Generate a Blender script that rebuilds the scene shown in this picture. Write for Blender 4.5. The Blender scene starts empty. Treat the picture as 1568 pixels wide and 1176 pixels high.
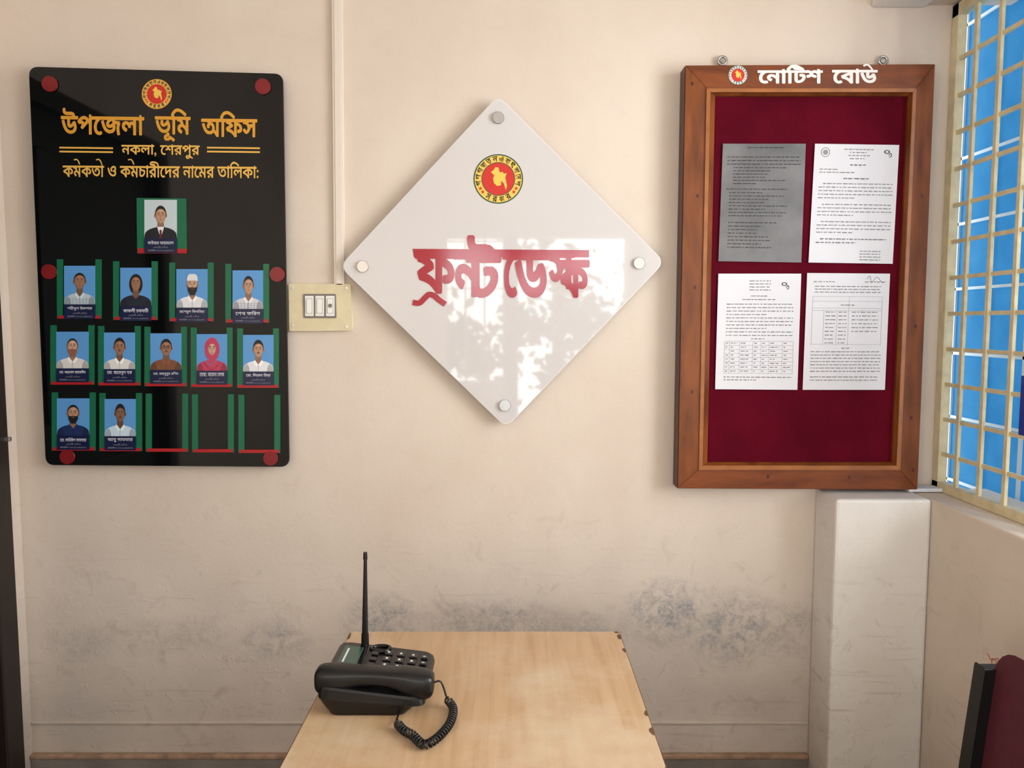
import bpy, bmesh, random
import numpy as np
from math import radians, sin, cos, pi, tan, atan2, sqrt
from mathutils import Vector, Matrix
random.seed(4)
# ------------------------------------------------------------------ camera
D=2.07; CH=1.45; PIT=radians(4.6); F=1178.0
cam=bpy.data.cameras.new('camera'); camo=bpy.data.objects.new('camera',cam)
bpy.context.collection.objects.link(camo)
camo.location=(0,-D,CH); camo.rotation_euler=(radians(90)-PIT,0,0)
cam.sensor_width=36; cam.lens=F/1568*36; cam.clip_start=0.02
bpy.context.scene.camera=camo
bpy.context.scene.view_settings.view_transform='Standard'
# survey helpers: measured photo position -> metric position on a real plane
def ray(px,py):
    x=(px-784)/F; u=-(py-588)/F
    return Vector((x, cos(PIT)+u*sin(PIT), -sin(PIT)+u*cos(PIT)))
def W(px,py,y=0.0):
    r=ray(px,py); t=(y+D)/r.y
    return Vector((r.x*t, y, CH+r.z*t))
# ------------------------------------------------------------------ materials
def mat(name,col,rough=0.5,spec=0.5,metal=0.0,coat=0.0,noise=0.0,nscale=20,bump=0.0,bscale=60,tint=None,stretch=None):
    m=bpy.data.materials.new(name); m.use_nodes=True
    nt=m.node_tree; b=nt.nodes['Principled BSDF']
    b.inputs['Base Color'].default_value=(*col,1)
    b.inputs['Roughness'].default_value=rough
    b.inputs['Specular IOR Level'].default_value=spec
    b.inputs['Metallic'].default_value=metal
    b.inputs['Coat Weight'].default_value=coat
    tc=nt.nodes.new('ShaderNodeTexCoord')
    if noise>0:
        n=nt.nodes.new('ShaderNodeTexNoise'); n.inputs['Scale'].default_value=nscale; n.inputs['Detail'].default_value=5
        src=tc.outputs['Object']
        if stretch:
            mp=nt.nodes.new('ShaderNodeMapping'); mp.inputs['Scale'].default_value=stretch
            nt.links.new(src,mp.inputs[0]); src=mp.outputs[0]
        nt.links.new(src,n.inputs['Vector'])
        mx=nt.nodes.new('ShaderNodeMix'); mx.data_type='RGBA'
        t=tint if tint else tuple(c*(1-noise) for c in col)
        mx.inputs[6].default_value=(*col,1); mx.inputs[7].default_value=(*t,1)
        mr=nt.nodes.new('ShaderNodeMapRange'); mr.inputs[1].default_value=0.35; mr.inputs[2].default_value=0.7
        nt.links.new(n.outputs['Fac'],mr.inputs[0]); nt.links.new(mr.outputs[0],mx.inputs[0])
        nt.links.new(mx.outputs[2],b.inputs['Base Color'])
    if bump>0:
        n2=nt.nodes.new('ShaderNodeTexNoise'); n2.inputs['Scale'].default_value=bscale; n2.inputs['Detail'].default_value=4
        nt.links.new(tc.outputs['Object'],n2.inputs['Vector'])
        bp=nt.nodes.new('ShaderNodeBump'); bp.inputs['Strength'].default_value=bump; bp.inputs['Distance'].default_value=0.004
        nt.links.new(n2.outputs['Fac'],bp.inputs['Height']); nt.links.new(bp.outputs[0],b.inputs['Normal'])
    return m
def srgb(r,g,b):
    f=lambda c:(c/255/12.92) if c/255<=0.04045 else ((c/255+0.055)/1.055)**2.4
    return (f(r),f(g),f(b))

def plaster(name,base,dark,stains=(),lowcol=srgb(184,172,160),lowamt=0.9,bumpd=0.012):
    m=bpy.data.materials.new(name); m.use_nodes=True
    nt=m.node_tree; N=nt.nodes; L=nt.links; b=N['Principled BSDF']
    b.inputs['Roughness'].default_value=0.55; b.inputs['Specular IOR Level'].default_value=0.3
    geo=N.new('ShaderNodeNewGeometry')
    def noise(s,d=5,r=0.6,dist=0.0):
        n=N.new('ShaderNodeTexNoise'); n.inputs['Scale'].default_value=s; n.inputs['Detail'].default_value=d
        n.inputs['Roughness'].default_value=r; n.inputs['Distortion'].default_value=dist
        L.new(geo.outputs['Position'],n.inputs['Vector']); return n.outputs['Fac']
    def mr(x,a,b_,c=0,d=1):
        k=N.new('ShaderNodeMapRange'); k.inputs[1].default_value=a;k.inputs[2].default_value=b_;k.inputs[3].default_value=c;k.inputs[4].default_value=d
        L.new(x,k.inputs[0]); return k.outputs[0]
    def mix(f,a,c):
        k=N.new('ShaderNodeMix'); k.data_type='RGBA'
        L.new(f,k.inputs[0])
        if isinstance(a,tuple): k.inputs[6].default_value=(*a,1)
        else: L.new(a,k.inputs[6])
        if isinstance(c,tuple): k.inputs[7].default_value=(*c,1)
        else: L.new(c,k.inputs[7])
        return k.outputs[2]
    def math(op,a,c):
        k=N.new('ShaderNodeMath'); k.operation=op; k.use_clamp=(op=='ADD')
        for i,v in enumerate((a,c)):
            if isinstance(v,(int,float)): k.inputs[i].default_value=v
            else: L.new(v,k.inputs[i])
        return k.outputs[0]
    c=mix(mr(noise(2.2,4),0.4,0.65),base,dark)
    sep=N.new('ShaderNodeSeparateXYZ'); L.new(geo.outputs['Position'],sep.inputs[0])
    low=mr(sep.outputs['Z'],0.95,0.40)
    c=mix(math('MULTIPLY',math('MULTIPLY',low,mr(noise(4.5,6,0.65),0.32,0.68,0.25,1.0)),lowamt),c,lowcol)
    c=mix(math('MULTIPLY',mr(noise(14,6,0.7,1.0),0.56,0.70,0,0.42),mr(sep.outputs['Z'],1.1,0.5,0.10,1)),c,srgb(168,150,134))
    # scuff lines: stretched noise
    mp=N.new('ShaderNodeMapping'); mp.inputs['Scale'].default_value=(3,3,45); L.new(geo.outputs['Position'],mp.inputs[0])
    sn=N.new('ShaderNodeTexNoise'); sn.inputs['Scale'].default_value=1.6; sn.inputs['Detail'].default_value=5; L.new(mp.outputs[0],sn.inputs['Vector'])
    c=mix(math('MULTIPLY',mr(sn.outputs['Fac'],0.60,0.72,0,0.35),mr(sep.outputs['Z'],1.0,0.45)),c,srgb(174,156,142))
    acc=None
    for (sx,sz,rx,rz,st) in stains:
        vx=math('DIVIDE',math('SUBTRACT',sep.outputs['X'],sx),rx)
        vz=math('DIVIDE',math('SUBTRACT',sep.outputs['Z'],sz),rz)
        k=N.new('ShaderNodeMath'); k.operation='ADD'; L.new(math('MULTIPLY',vx,vx),k.inputs[0]); L.new(math('MULTIPLY',vz,vz),k.inputs[1])
        g=mr(k.outputs[0],1.0,0.1,0,st)
        acc=g if acc is None else math('MAXIMUM',acc,g)
    if acc is not None:
        n1=mr(noise(24,8,0.75,0.6),0.42,0.58,0.10,1.0)
        n3=mr(noise(90,4,0.8),0.35,0.6,0.3,1.0)
        c=mix(math('MULTIPLY',math('MULTIPLY',acc,n1),n3),c,srgb(136,140,144))
    L.new(c,b.inputs['Base Color'])
    h=math('ADD',math('MULTIPLY',noise(3.5,3),0.6),math('MULTIPLY',noise(70,5,0.7),0.10))
    chips=mr(noise(30,4,0.6,0.5),0.60,0.64,0,0.25)
    h=math('ADD',math('MULTIPLY',h,0.7),math('MULTIPLY',chips,math('MULTIPLY',low,0.32)))
    bp=N.new('ShaderNodeBump'); bp.inputs['Strength'].default_value=0.6; bp.inputs['Distance'].default_value=bumpd
    L.new(h,bp.inputs['Height']); L.new(bp.outputs[0],b.inputs['Normal'])
    return m

stains=[(0.43,0.65,0.14,0.11,0.95),(0.62,0.60,0.16,0.13,0.85),(0.77,0.60,0.10,0.09,0.6),(-0.36,0.62,0.13,0.10,0.8),
        (-0.05,0.63,0.24,0.07,0.65),(-0.66,0.57,0.12,0.07,0.65),(-0.95,0.58,0.24,0.06,0.35),(0.18,0.60,0.2,0.06,0.5),(-1.2,0.56,0.12,0.06,0.35)]
M_wall=plaster('wall_plaster',srgb(225,211,197),srgb(219,203,188),stains,lowcol=srgb(198,188,178),lowamt=0.9)
M_wall2=plaster('side_wall_plaster',srgb(224,210,194),srgb(214,199,183),lowcol=srgb(204,190,174),lowamt=0.5)
M_pier=plaster('pier_plaster',srgb(238,235,230),srgb(228,223,217),lowcol=srgb(220,212,202),lowamt=0.7,bumpd=0.025)
M_ceil=mat('ceiling_paint',srgb(228,223,217),0.8)
M_floor=mat('floor_cement',srgb(120,112,104),0.6,noise=0.3,nscale=8)
M_skirt=mat('skirting_cement',srgb(146,138,130),0.7,noise=0.35,nscale=9,bump=0.6,bscale=40)
M_peach=mat('skirting_line',srgb(186,152,126),0.7,noise=0.4,nscale=25,bump=0.6,bscale=80)
M_pvc=mat('pvc_conduit',srgb(230,219,206),0.4)
M_cream=mat('switch_cream',srgb(226,212,175),0.45,noise=0.1,nscale=30)
M_white=mat('white_plastic',srgb(238,238,234),0.3)
M_whiteL=mat('white_lettering',srgb(238,236,232),0.5)
M_mod=mat('switch_module_grey',srgb(120,112,104),0.35,metal=0.3)
M_black=mat('black_acrylic',srgb(9,11,12),0.06,0.4)
M_dia=mat('white_acrylic',srgb(214,210,209),0.03,0.5)
M_diaedge=mat('acrylic_edge',srgb(235,235,232),0.2)
M_steel=mat('steel',srgb(190,188,185),0.25,metal=0.9)
M_dred=mat('red_cap',srgb(130,22,28),0.3)
M_red=mat('title_red',srgb(166,14,38),0.1,0.5)
M_gold=mat('gold_letter',srgb(222,158,48),0.5)
M_gold2=mat('gold_letter_bright',srgb(235,185,85),0.5)
M_green=mat('green_tape',srgb(12,106,72),0.35)
M_redt=mat('red_tape',srgb(176,26,32),0.35)
M_lab=mat('label_navy',srgb(14,26,66),0.3)
M_lw=mat('label_white',srgb(215,215,225),0.5)
M_hair=mat('hair_print',srgb(24,20,20),0.4)
M_wood=mat('teak_frame',srgb(136,74,32),0.38,0.35,noise=0.5,nscale=6,tint=srgb(98,50,20),stretch=(5,5,1.2))
M_woodh=mat('teak_frame_rail',srgb(134,70,32),0.38,0.35,noise=0.5,nscale=6,tint=srgb(94,44,20),stretch=(1.2,5,5))
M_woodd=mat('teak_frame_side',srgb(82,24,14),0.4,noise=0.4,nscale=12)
M_woodl=mat('teak_lip',srgb(168,102,50),0.35,noise=0.3,nscale=20)
M_felt=mat('maroon_felt',srgb(96,8,30),0.95,0.1,noise=0.3,nscale=9,bump=0.25,bscale=300)
M_paper=mat('paper_white',srgb(226,226,232),0.7)
M_paperg=mat('paper_photocopy_grey',srgb(128,128,130),0.5,noise=0.3,nscale=7,tint=srgb(92,92,94))
M_ink=mat('ink',srgb(72,72,78),0.8)
M_inkd=mat('ink_dark',srgb(30,30,32),0.8)
M_inkl=mat('ink_light',srgb(150,150,155),0.8)
M_grille=mat('grille_cream',srgb(230,214,172),0.45,noise=0.2,nscale=30)
M_grw=mat('grille_outer_white',srgb(215,228,234),0.5)
M_phone=mat('phone_black',srgb(12,12,13),0.35,0.45,bump=0.05,bscale=800)
M_phone2=mat('phone_black_gloss',srgb(10,10,11),0.15,0.5)
M_lcd=mat('lcd_green',srgb(46,78,68),0.15)
M_key=mat('key_grey',srgb(38,38,40),0.4)
M_keyw=mat('key_mark',srgb(220,220,220),0.5)
M_chairm=mat('chair_maroon',srgb(84,22,38),0.7,noise=0.2,nscale=40,bump=0.2,bscale=500)
M_chairb=mat('chair_black',srgb(14,13,14),0.4)
M_dark=mat('door_dark_wood',srgb(36,26,21),0.45,noise=0.4,nscale=10)
M_seal_g=mat('seal_green',srgb(20,80,50),0.5)
M_seal_r=mat('seal_red',srgb(205,38,25),0.45)
M_seal_y=mat('seal_yellow',srgb(238,200,85),0.45)
M_blue_p=mat('calendar_blue',srgb(30,50,140),0.5)
M_yel_p=mat('calendar_yellow',srgb(225,200,50),0.5)
M_leaf=mat('leaf',srgb(60,90,40),0.6,noise=0.4,nscale=3)
M_blue=bpy.data.materials.new('blue_sheet'); M_blue.use_nodes=True
nt=M_blue.node_tree; nt.nodes.clear()
out=nt.nodes.new('ShaderNodeOutputMaterial'); d=nt.nodes.new('ShaderNodeBsdfDiffuse'); t=nt.nodes.new('ShaderNodeBsdfTranslucent')
mx=nt.nodes.new('ShaderNodeMixShader'); mx.inputs[0].default_value=0.6
tc=nt.nodes.new('ShaderNodeNewGeometry'); nz=nt.nodes.new('ShaderNodeTexNoise'); nz.inputs['Scale'].default_value=14
nt.links.new(tc.outputs['Position'],nz.inputs['Vector'])
cm=nt.nodes.new('ShaderNodeMix'); cm.data_type='RGBA'; cm.inputs[6].default_value=(*srgb(84,150,188),1); cm.inputs[7].default_value=(*srgb(112,170,200),1)
nt.links.new(nz.outputs['Fac'],cm.inputs[0])
nt.links.new(cm.outputs[2],d.inputs[0]); nt.links.new(cm.outputs[2],t.inputs[0])
nt.links.new(d.outputs[0],mx.inputs[1]); nt.links.new(t.outputs[0],mx.inputs[2]); nt.links.new(mx.outputs[0],out.inputs[0])
# table laminate
M_lam=bpy.data.materials.new('desk_laminate'); M_lam.use_nodes=True
nt=M_lam.node_tree; b=nt.nodes['Principled BSDF']; b.inputs['Roughness'].default_value=0.38
g=nt.nodes.new('ShaderNodeNewGeometry'); mp=nt.nodes.new('ShaderNodeMapping'); mp.inputs['Scale'].default_value=(60,3.5,20)
nt.links.new(g.outputs['Position'],mp.inputs[0])
n1=nt.nodes.new('ShaderNodeTexNoise'); n1.inputs['Scale'].default_value=1.0; n1.inputs['Detail'].default_value=6; n1.inputs['Distortion'].default_value=0.6
nt.links.new(mp.outputs[0],n1.inputs['Vector'])
n2=nt.nodes.new('ShaderNodeTexNoise'); n2.inputs['Scale'].default_value=4; n2.inputs['Detail'].default_value=8; n2.inputs['Roughness'].default_value=0.65
nt.links.new(g.outputs['Position'],n2.inputs['Vector'])
a=nt.nodes.new('ShaderNodeMix'); a.data_type='RGBA'; a.inputs[6].default_value=(*srgb(200,166,128),1); a.inputs[7].default_value=(*srgb(184,148,108),1)
r1=nt.nodes.new('ShaderNodeMapRange'); r1.inputs[1].default_value=0.35; r1.inputs[2].default_value=0.7
nt.links.new(n1.outputs['Fac'],r1.inputs[0]); nt.links.new(r1.outputs[0],a.inputs[0])
a2=nt.nodes.new('ShaderNodeMix'); a2.data_type='RGBA'; a2.inputs[7].default_value=(*srgb(212,192,165),1)
r2=nt.nodes.new('ShaderNodeMapRange'); r2.inputs[1].default_value=0.47; r2.inputs[2].default_value=0.68; r2.inputs[4].default_value=0.75
nt.links.new(n2.outputs['Fac'],r2.inputs[0]); nt.links.new(r2.outputs[0],a2.inputs[0]); nt.links.new(a.outputs[2],a2.inputs[6])
nt.links.new(a2.outputs[2],b.inputs['Base Color'])
M_lamedge=mat('desk_edge_brown',srgb(112,76,48),0.6,noise=0.4,nscale=50)

# ------------------------------------------------------------------ mesh helpers
def link(o,parent=None):
    bpy.context.collection.objects.link(o)
    if parent is not None: o.parent=parent
    return o
def empty(name,loc=(0,0,0)):
    e=bpy.data.objects.new(name,None); e.empty_display_size=0.05
    bpy.context.collection.objects.link(e); return e
def mesh(name,verts,faces,m,parent=None,smooth=False):
    me=bpy.data.meshes.new(name); me.from_pydata([tuple(v) for v in verts],[],faces); me.update()
    if m: me.materials.append(m)
    if smooth: me.polygons.foreach_set('use_smooth',[True]*len(me.polygons))
    return link(bpy.data.objects.new(name,me),parent)
def box(name,x0,x1,y0,y1,z0,z1,m,parent=None,bev=0.0,seg=2):
    v=[(x,y,z) for x in (x0,x1) for y in (y0,y1) for z in (z0,z1)]
    f=[(0,1,3,2),(4,6,7,5),(0,4,5,1),(2,3,7,6),(0,2,6,4),(1,5,7,3)]
    o=mesh(name,v,f,m,parent)
    if bev>0:
        bm=o.modifiers.new('b','BEVEL'); bm.width=bev; bm.segments=seg; bm.limit_method='ANGLE'
    return o
def roundpoly(pts,r,seg=6):
    out=[];n=len(pts)
    for i in range(n):
        p=Vector(pts[i]);a=Vector(pts[i-1]);b_=Vector(pts[(i+1)%n])
        da=(a-p).normalized(); db=(b_-p).normalized()
        ang=da.angle(db); t=min(r/tan(ang/2),(a-p).length/2,(b_-p).length/2)
        p1=p+da*t; p2=p+db*t
        for k in range(seg+1):
            s=k/seg; out.append(tuple((1-s)**2*p1+2*s*(1-s)*p+s*s*p2))
    return out
def slab(name,pts,y,th,m,parent=None,r=0,bev=0.0):
    """prism: photo-measured outline on the plane y, body going back th towards wall"""
    if r>0: pts=roundpoly(pts,r)
    f=[W(p[0],p[1],y) for p in pts]
    return prism(name,f,th,m,parent,bev)
def prism(name,f,th,m,parent=None,bev=0.0):
    n=len(f); v=[Vector(p) for p in f]
    if th<=0: return mesh(name,v,[tuple(range(n))],m,parent)
    v+= [Vector((p.x,p.y+th,p.z)) for p in v[:n]]
    faces=[tuple(range(n)),tuple(range(2*n-1,n-1,-1))]+[(i,(i+1)%n,n+(i+1)%n,n+i) for i in range(n)]
    o=mesh(name,v,faces,m,parent)
    if bev>0:
        bm=o.modifiers.new('b','BEVEL'); bm.width=bev; bm.segments=2; bm.limit_method='ANGLE'; bm.angle_limit=radians(50)
    return o
def ell(cx,cy,rx,ry=None,n=28,a0=0,a1=2*pi):
    ry=rx if ry is None else ry
    return [(cx+rx*cos(a0+(a1-a0)*i/n),cy+ry*sin(a0+(a1-a0)*i/n)) for i in range(n)]
STEP=0.00012
class Layers:
    """collects flat coloured shapes on a plane into one mesh per object"""
    def __init__(s,y): s.y=y; s.v=[]; s.f=[]; s.mi=[]; s.mats=[]; s.k=0
    def mid(s,m):
        if m not in s.mats: s.mats.append(m)
        return s.mats.index(m)
    def poly(s,pts,m,lay=None):
        if lay is None: s.k+=1; lay=s.k
        b0=len(s.v); s.v+=[W(p[0],p[1],s.y-STEP*lay) for p in pts]
        s.f.append(tuple(range(b0,b0+len(pts)))); s.mi.append(s.mid(m))
    def quads(s,qs,m,lay=None):
        if lay is None: s.k+=1; lay=s.k
        i=s.mid(m)
        for q in qs:
            b0=len(s.v); s.v+=[W(p[0],p[1],s.y-STEP*lay) for p in q]
            s.f.append((b0,b0+1,b0+2,b0+3)); s.mi.append(i)
    def stroke(s,pts,w,m,lay=None):
        """continuous ribbon (no overlapping quads)"""
        if lay is None: s.k+=1; lay=s.k
        P=[Vector(p) for p in pts]; w2=w if isinstance(w,(list,tuple)) else [w]*len(P)
        Lp=[];Rp=[]
        for i,p in enumerate(P):
            d=(P[min(i+1,len(P)-1)]-P[max(i-1,0)]).normalized(); n=Vector((-d.y,d.x))
            Lp.append(p+n*w2[i]/2); Rp.append(p-n*w2[i]/2)
        s.quads([[Lp[i],Rp[i],Rp[i+1],Lp[i+1]] for i in range(len(P)-1)],m,lay)
    def done(s,name,parent):
        me=bpy.data.meshes.new(name); me.from_pydata([tuple(v) for v in s.v],[],s.f)
        for m in s.mats: me.materials.append(m)
        me.polygons.foreach_set('material_index',s.mi); me.update()
        return link(bpy.data.objects.new(name,me),parent)
def smooth(pts,n=8):
    P=[Vector(p) for p in pts]; P=[2*P[0]-P[1]]+P+[2*P[-1]-P[-2]]; out=[]
    for i in range(1,len(P)-2):
        for k in range(n):
            t=k/n; a,b_,c,d=P[i-1:i+3]
            out.append(0.5*((2*b_)+(c-a)*t+(2*a-5*b_+4*c-d)*t*t+(3*b_-a-3*c+d)*t**3))
    out.append(P[-2]); return out
# --- text: outlines filled with the non-zero rule (Bengali glyphs overlap)
PRE='\u09bf\u09c7\u09c8'
def visual(s):
    s=s.replace('\u09cb','\u09c7\u09be')
    out=[]
    for ch in s:
        if ch=='\u09cd': continue
        if ch in PRE and out:
            if out[-1]!=' ': out.insert(len(out)-1,ch)
            else: out.append(ch)
        else: out.append(ch)
    return ''.join(out)
_cache={}
def outline(body):
    if body in _cache: return _cache[body]
    c=bpy.data.curves.new('tmp','FONT'); c.body=body; c.size=1; c.resolution_u=2; c.fill_mode='NONE'
    o=bpy.data.objects.new('tmp',c); bpy.context.collection.objects.link(o)
    bpy.context.view_layer.update()
    dg=bpy.context.evaluated_depsgraph_get()
    me=bpy.data.meshes.new_from_object(o.evaluated_get(dg))
    co=[(v.co.x,v.co.y) for v in me.vertices]
    par=list(range(len(co)))
    def fd(a):
        while par[a]!=a: par[a]=par[par[a]]; a=par[a]
        return a
    for e in me.edges:
        a,b_=fd(e.vertices[0]),fd(e.vertices[1])
        if a!=b_: par[max(a,b_)]=min(a,b_)
    comp={}
    for i in range(len(co)): comp.setdefault(fd(i),[]).append(i)
    loops=[[co[i] for i in sorted(v)] for v in comp.values() if len(v)>2]
    bpy.data.objects.remove(o); bpy.data.curves.remove(c); bpy.data.meshes.remove(me)
    _cache[body]=loops; return loops
def text(lay,s,x0,y0,x1,y1,m,bold=0.0,rows=60,raw=False,layer=None,tilt=0.0,place=None):
    body=s if raw else visual(s)
    loops=outline(body)
    if not loops: print('no outline',body); return
    ar=sum(sum(l[i-1][0]*l[i][1]-l[i][0]*l[i-1][1] for i in range(len(l))) for l in loops)
    sg=1 if ar>0 else -1
    E=[]
    for l in loops:
        for i in range(len(l)): E.append((*l[i-1],*l[i]))
        if bold>0:
            for i in range(len(l)):
                a=Vector(l[i-1]);b_=Vector(l[i]);d=b_-a
                if d.length<1e-5: continue
                d=d.normalized(); n=Vector((-d.y,d.x))*bold
                q=[a-n,b_-n,b_+n,a+n]
                hx=[b_+Vector((cos(k*pi/4),sin(k*pi/4)))*bold for k in range(8)]
                for Q in (q,hx):
                    if sg<0: Q=Q[::-1]
                    for k in range(len(Q)): E.append((*Q[k-1],*Q[k]))
    E=np.array(E); ymin=min(E[:,1].min(),E[:,3].min()); ymax=max(E[:,1].max(),E[:,3].max())
    xmin=min(E[:,0].min(),E[:,2].min()); xmax=max(E[:,0].max(),E[:,2].max())
    h=(ymax-ymin)/rows; qs=[]
    def mp(x,y):
        u=(x-xmin)/(xmax-xmin); v=(y-ymin)/(ymax-ymin)
        if place: return place(u,v)
        return (x0+u*(x1-x0), y1+(y0-y1)*v + tilt*(u-0.5))
    for r in range(rows):
        ya=ymin+r*h; yb=ya+h; ym=(ya+yb)/2
        up=(E[:,1]<=ym)&(E[:,3]>ym); dn=(E[:,3]<=ym)&(E[:,1]>ym)
        A=E[up|dn]
        if len(A)==0: continue
        w=np.where(up[up|dn],1,-1)
        def xat(y):
            lo=np.minimum(A[:,1],A[:,3]); hi=np.maximum(A[:,1],A[:,3]); yy=np.clip(y,lo,hi)
            return A[:,0]+(A[:,2]-A[:,0])*(yy-A[:,1])/(A[:,3]-A[:,1])
        xm=xat(ym); xa=xat(ya); xb=xat(yb); od=np.argsort(xm); acc=0; st=None
        for i in od:
            na=acc+w[i]
            if acc==0 and na!=0: st=i
            elif acc!=0 and na==0:
                qs.append([mp(xa[st],ya),mp(xa[i],ya),mp(xb[i],yb),mp(xb[st],yb)])
            acc=na
    lay.quads(qs,m,layer)
MAP=[(0.0,1.0),(0.18,0.55),(0.5,0.62),(0.62,0.45),(0.95,0.5),(0.8,0.1),(1.0,-0.6),(0.85,-0.95),(0.65,-0.4),(0.35,-0.15),(0.3,-0.55),(-0.15,-0.6),
     (-0.5,-0.35),(-0.6,0.05),(-0.45,0.3),(-0.85,0.6),(-0.55,0.75),(-0.35,1.0)]
def emblem(lay,cx,cy,r,ring,letters,edge,tilt=0):
    lay.poly(ell(cx,cy,r,n=48),edge); lay.poly(ell(cx,cy,r*0.95,n=48),ring)
    lay.poly(ell(cx,cy,r*0.68,n=40),edge); lay.poly(ell(cx,cy,r*0.65,n=40),M_seal_r)
    s=r*0.47
    lay.poly([(cx+x*s*0.75,cy-y*s) for x,y in MAP],M_seal_y)
    top=['গ','ণ','প্র','জা','ত','ন','ত্রী','বা','ং','লা','দে','শ']
    def put(ch,ang,flip,sz):
        w=sz; 
        def pl(u,v):
            tx=(u-0.5)*w; ty=(v-0.5)*sz*1.1
            rr=r*0.815+(ty if not flip else -ty)
            a=ang+(tx/(r*0.815) if not flip else -tx/(r*0.815))
            return (cx+rr*sin(a),cy-rr*cos(a))
        text(lay,ch,0,0,0,0,letters,bold=0.02,rows=12,place=pl,layer=lay.k+1)
    for i,ch in enumerate(top): put(ch,radians(-102+204*i/11),False,r*0.2)
    for i,ch in enumerate(['স','র','কা','র']): put(ch,radians(180+30-20*i),True,r*0.2)
    lay.k+=1
    for a in (-130,-118,118,130):
        an=radians(a); px_,py_=cx+r*.815*sin(an),cy-r*.815*cos(an)
        lay.poly([(px_+(r*.09 if k%2==0 else r*.04)*sin(k*pi/5),py_-(r*.09 if k%2==0 else r*.04)*cos(k*pi/5)) for k in range(10)],M_seal_r,lay.k)
    lay.k+=1
# ------------------------------------------------------------------ room shell
XL=-1.345; XR=1.073; XW=1.155; YB=-4.4; ZC=2.9; SILL=CH-0.452
box('wall_back',-1.6,XW,0,0.2,-0.02,ZC,M_wall)
box('wall_left',XL-0.2,XL,-0.075,0,0,ZC,M_wall)
box('wall_left.001',XL-0.2,XL,-2.9,-1.0,0,ZC,M_wall2)
box('wall_left.002',XL-0.2,XL,-1.0,-0.075,2.12,ZC,M_wall)
box('wall_left.003',XL-0.2,XL,YB,-2.9,0,0.9,M_wall2)
box('wall_left.004',XL-0.2,XL,YB,-2.9,2.3,ZC,M_wall2)
box('floor',-2.2,2.0,YB-0.3,0.2,-0.1,0,M_floor)
box('ceiling',-2.2,1.6,YB-0.2,0.2,ZC,ZC+0.1,M_ceil)
box('wall_right',XR,XW+0.14,-2.2,0,0,SILL,M_wall2,bev=0.006)
box('wall_right.001',XR,XW+0.14,YB,-2.2,0,ZC,M_wall2)
box('wall_right.002',XR,XW+0.14,-2.2,0,2.27,ZC,M_wall2)
a=W(1248,765,0).x
box('wall_pier',a,XR-0.001,-0.138,0,0,SILL+0.0008,M_pier,bev=0.008)
zt=W(1400,12,0).z
box('wall_pier_upper',W(1334,6,0).x,XR,-0.138,0,zt,ZC,M_pier,bev=0.006)
box('wall_front',-2.0,-0.55,YB-0.2,YB,0,ZC,M_wall2)
box('wall_front.001',0.95,1.3,YB-0.2,YB,0,ZC,M_wall2)
box('wall_front.002',-0.55,0.95,YB-0.2,YB,2.15,ZC,M_wall2)
box('wall_front.003',-0.55,-0.05,YB-0.2,YB,0,0.95,M_wall2)
wb=empty('window_2')
for i in range(4): box('bar',-0.55+0.16*i-0.008,-0.55+0.16*i+0.008,YB-0.1,YB-0.085,0.95,2.15,M_grille,wb)
for i in range(4): box('rail',-0.55,-0.05,YB-0.1,YB-0.085,0.95+0.39*i-0.006,0.95+0.39*i+0.006,M_grille,wb)
box('mullion',-0.07,0.05,YB-0.15,YB-0.05,0,2.15,M_dark,wb)
# unseen tree added outside the rear opening to break up the sign's reflection
random.seed(9); V=[];Fc=[]
cl_=[(Vector((random.uniform(-0.9,1.3),YB-1.9,random.uniform(0.7,2.6))),random.uniform(.12,.26)) for _ in range(12)]
for i in range(1100):
    cc,sg_=random.choice(cl_)
    c=Vector((random.gauss(cc.x,sg_),cc.y+random.gauss(0,0.2),random.gauss(cc.z,sg_)))
    if c.z<0.15: continue
    u=Vector((random.uniform(-1,1),random.uniform(-.4,.4),random.uniform(-1,1))).normalized()*random.uniform(0.04,0.10); v_=u.cross(Vector((0,1,random.uniform(-.5,.5)))).normalized()*u.length*0.5
    n=len(V); V+=[c-u,c+v_,c+u,c-v_]; Fc.append((n,n+1,n+2,n+3))
tr=empty('reflection_tree'); mesh('leaves',V,Fc,M_leaf,tr)
mesh('trunk',[(0.5+0.07*cos(t),YB-1.9+0.05*sin(t),z) for z in(-0.1,1.9) for t in np.linspace(0,2*pi,9)[:-1]],[(i,(i+1)%8,8+(i+1)%8,8+i) for i in range(8)],M_dark,tr)
# door on left wall
dr=empty('door_1')
FX=XL+0.028
box('frame_post',XL-0.05,FX,-0.145,-0.075,0,2.12,M_dark,dr,0.004)
box('frame_post_far',XL-0.05,FX,-1.0,-0.93,0,2.12,M_dark,dr,0.004)
box('frame_head',XL-0.05,FX,-0.93,-0.145,2.06,2.12,M_dark,dr,0.004)
box('leaf',XL-0.05,XL-0.015,-0.93,-0.145,0.01,2.06,M_dark,dr)
for i in range(2): box('leaf_panel',XL-0.02,XL-0.005,-0.85,-0.22,0.2+i*0.95,1.0+i*0.95,M_dark,dr,0.01)
box('latch_stud',FX-0.002,FX+0.012,-0.09,-0.08,W(22,672,-0.08).z-0.006,W(22,672,-0.08).z+0.006,M_steel,dr,0.002)
zs=W(300,1152,0).z
box('baseboard_back',XL,a,-0.014,0,0,zs-0.012,M_skirt,bev=0.004)
box('trim_1',XL,a,-0.018,0,zs-0.012,zs+0.001,M_peach,bev=0.004)
zr=W(300,1106,0).z
box('trim_2',XL,a,-0.005,0,zr-0.004,zr+0.004,M_wall,bev=0.002)
box('baseboard_pier',a-0.012,XR,-0.15,-0.138,0,zs-0.03,M_skirt,bev=0.004)
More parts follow.
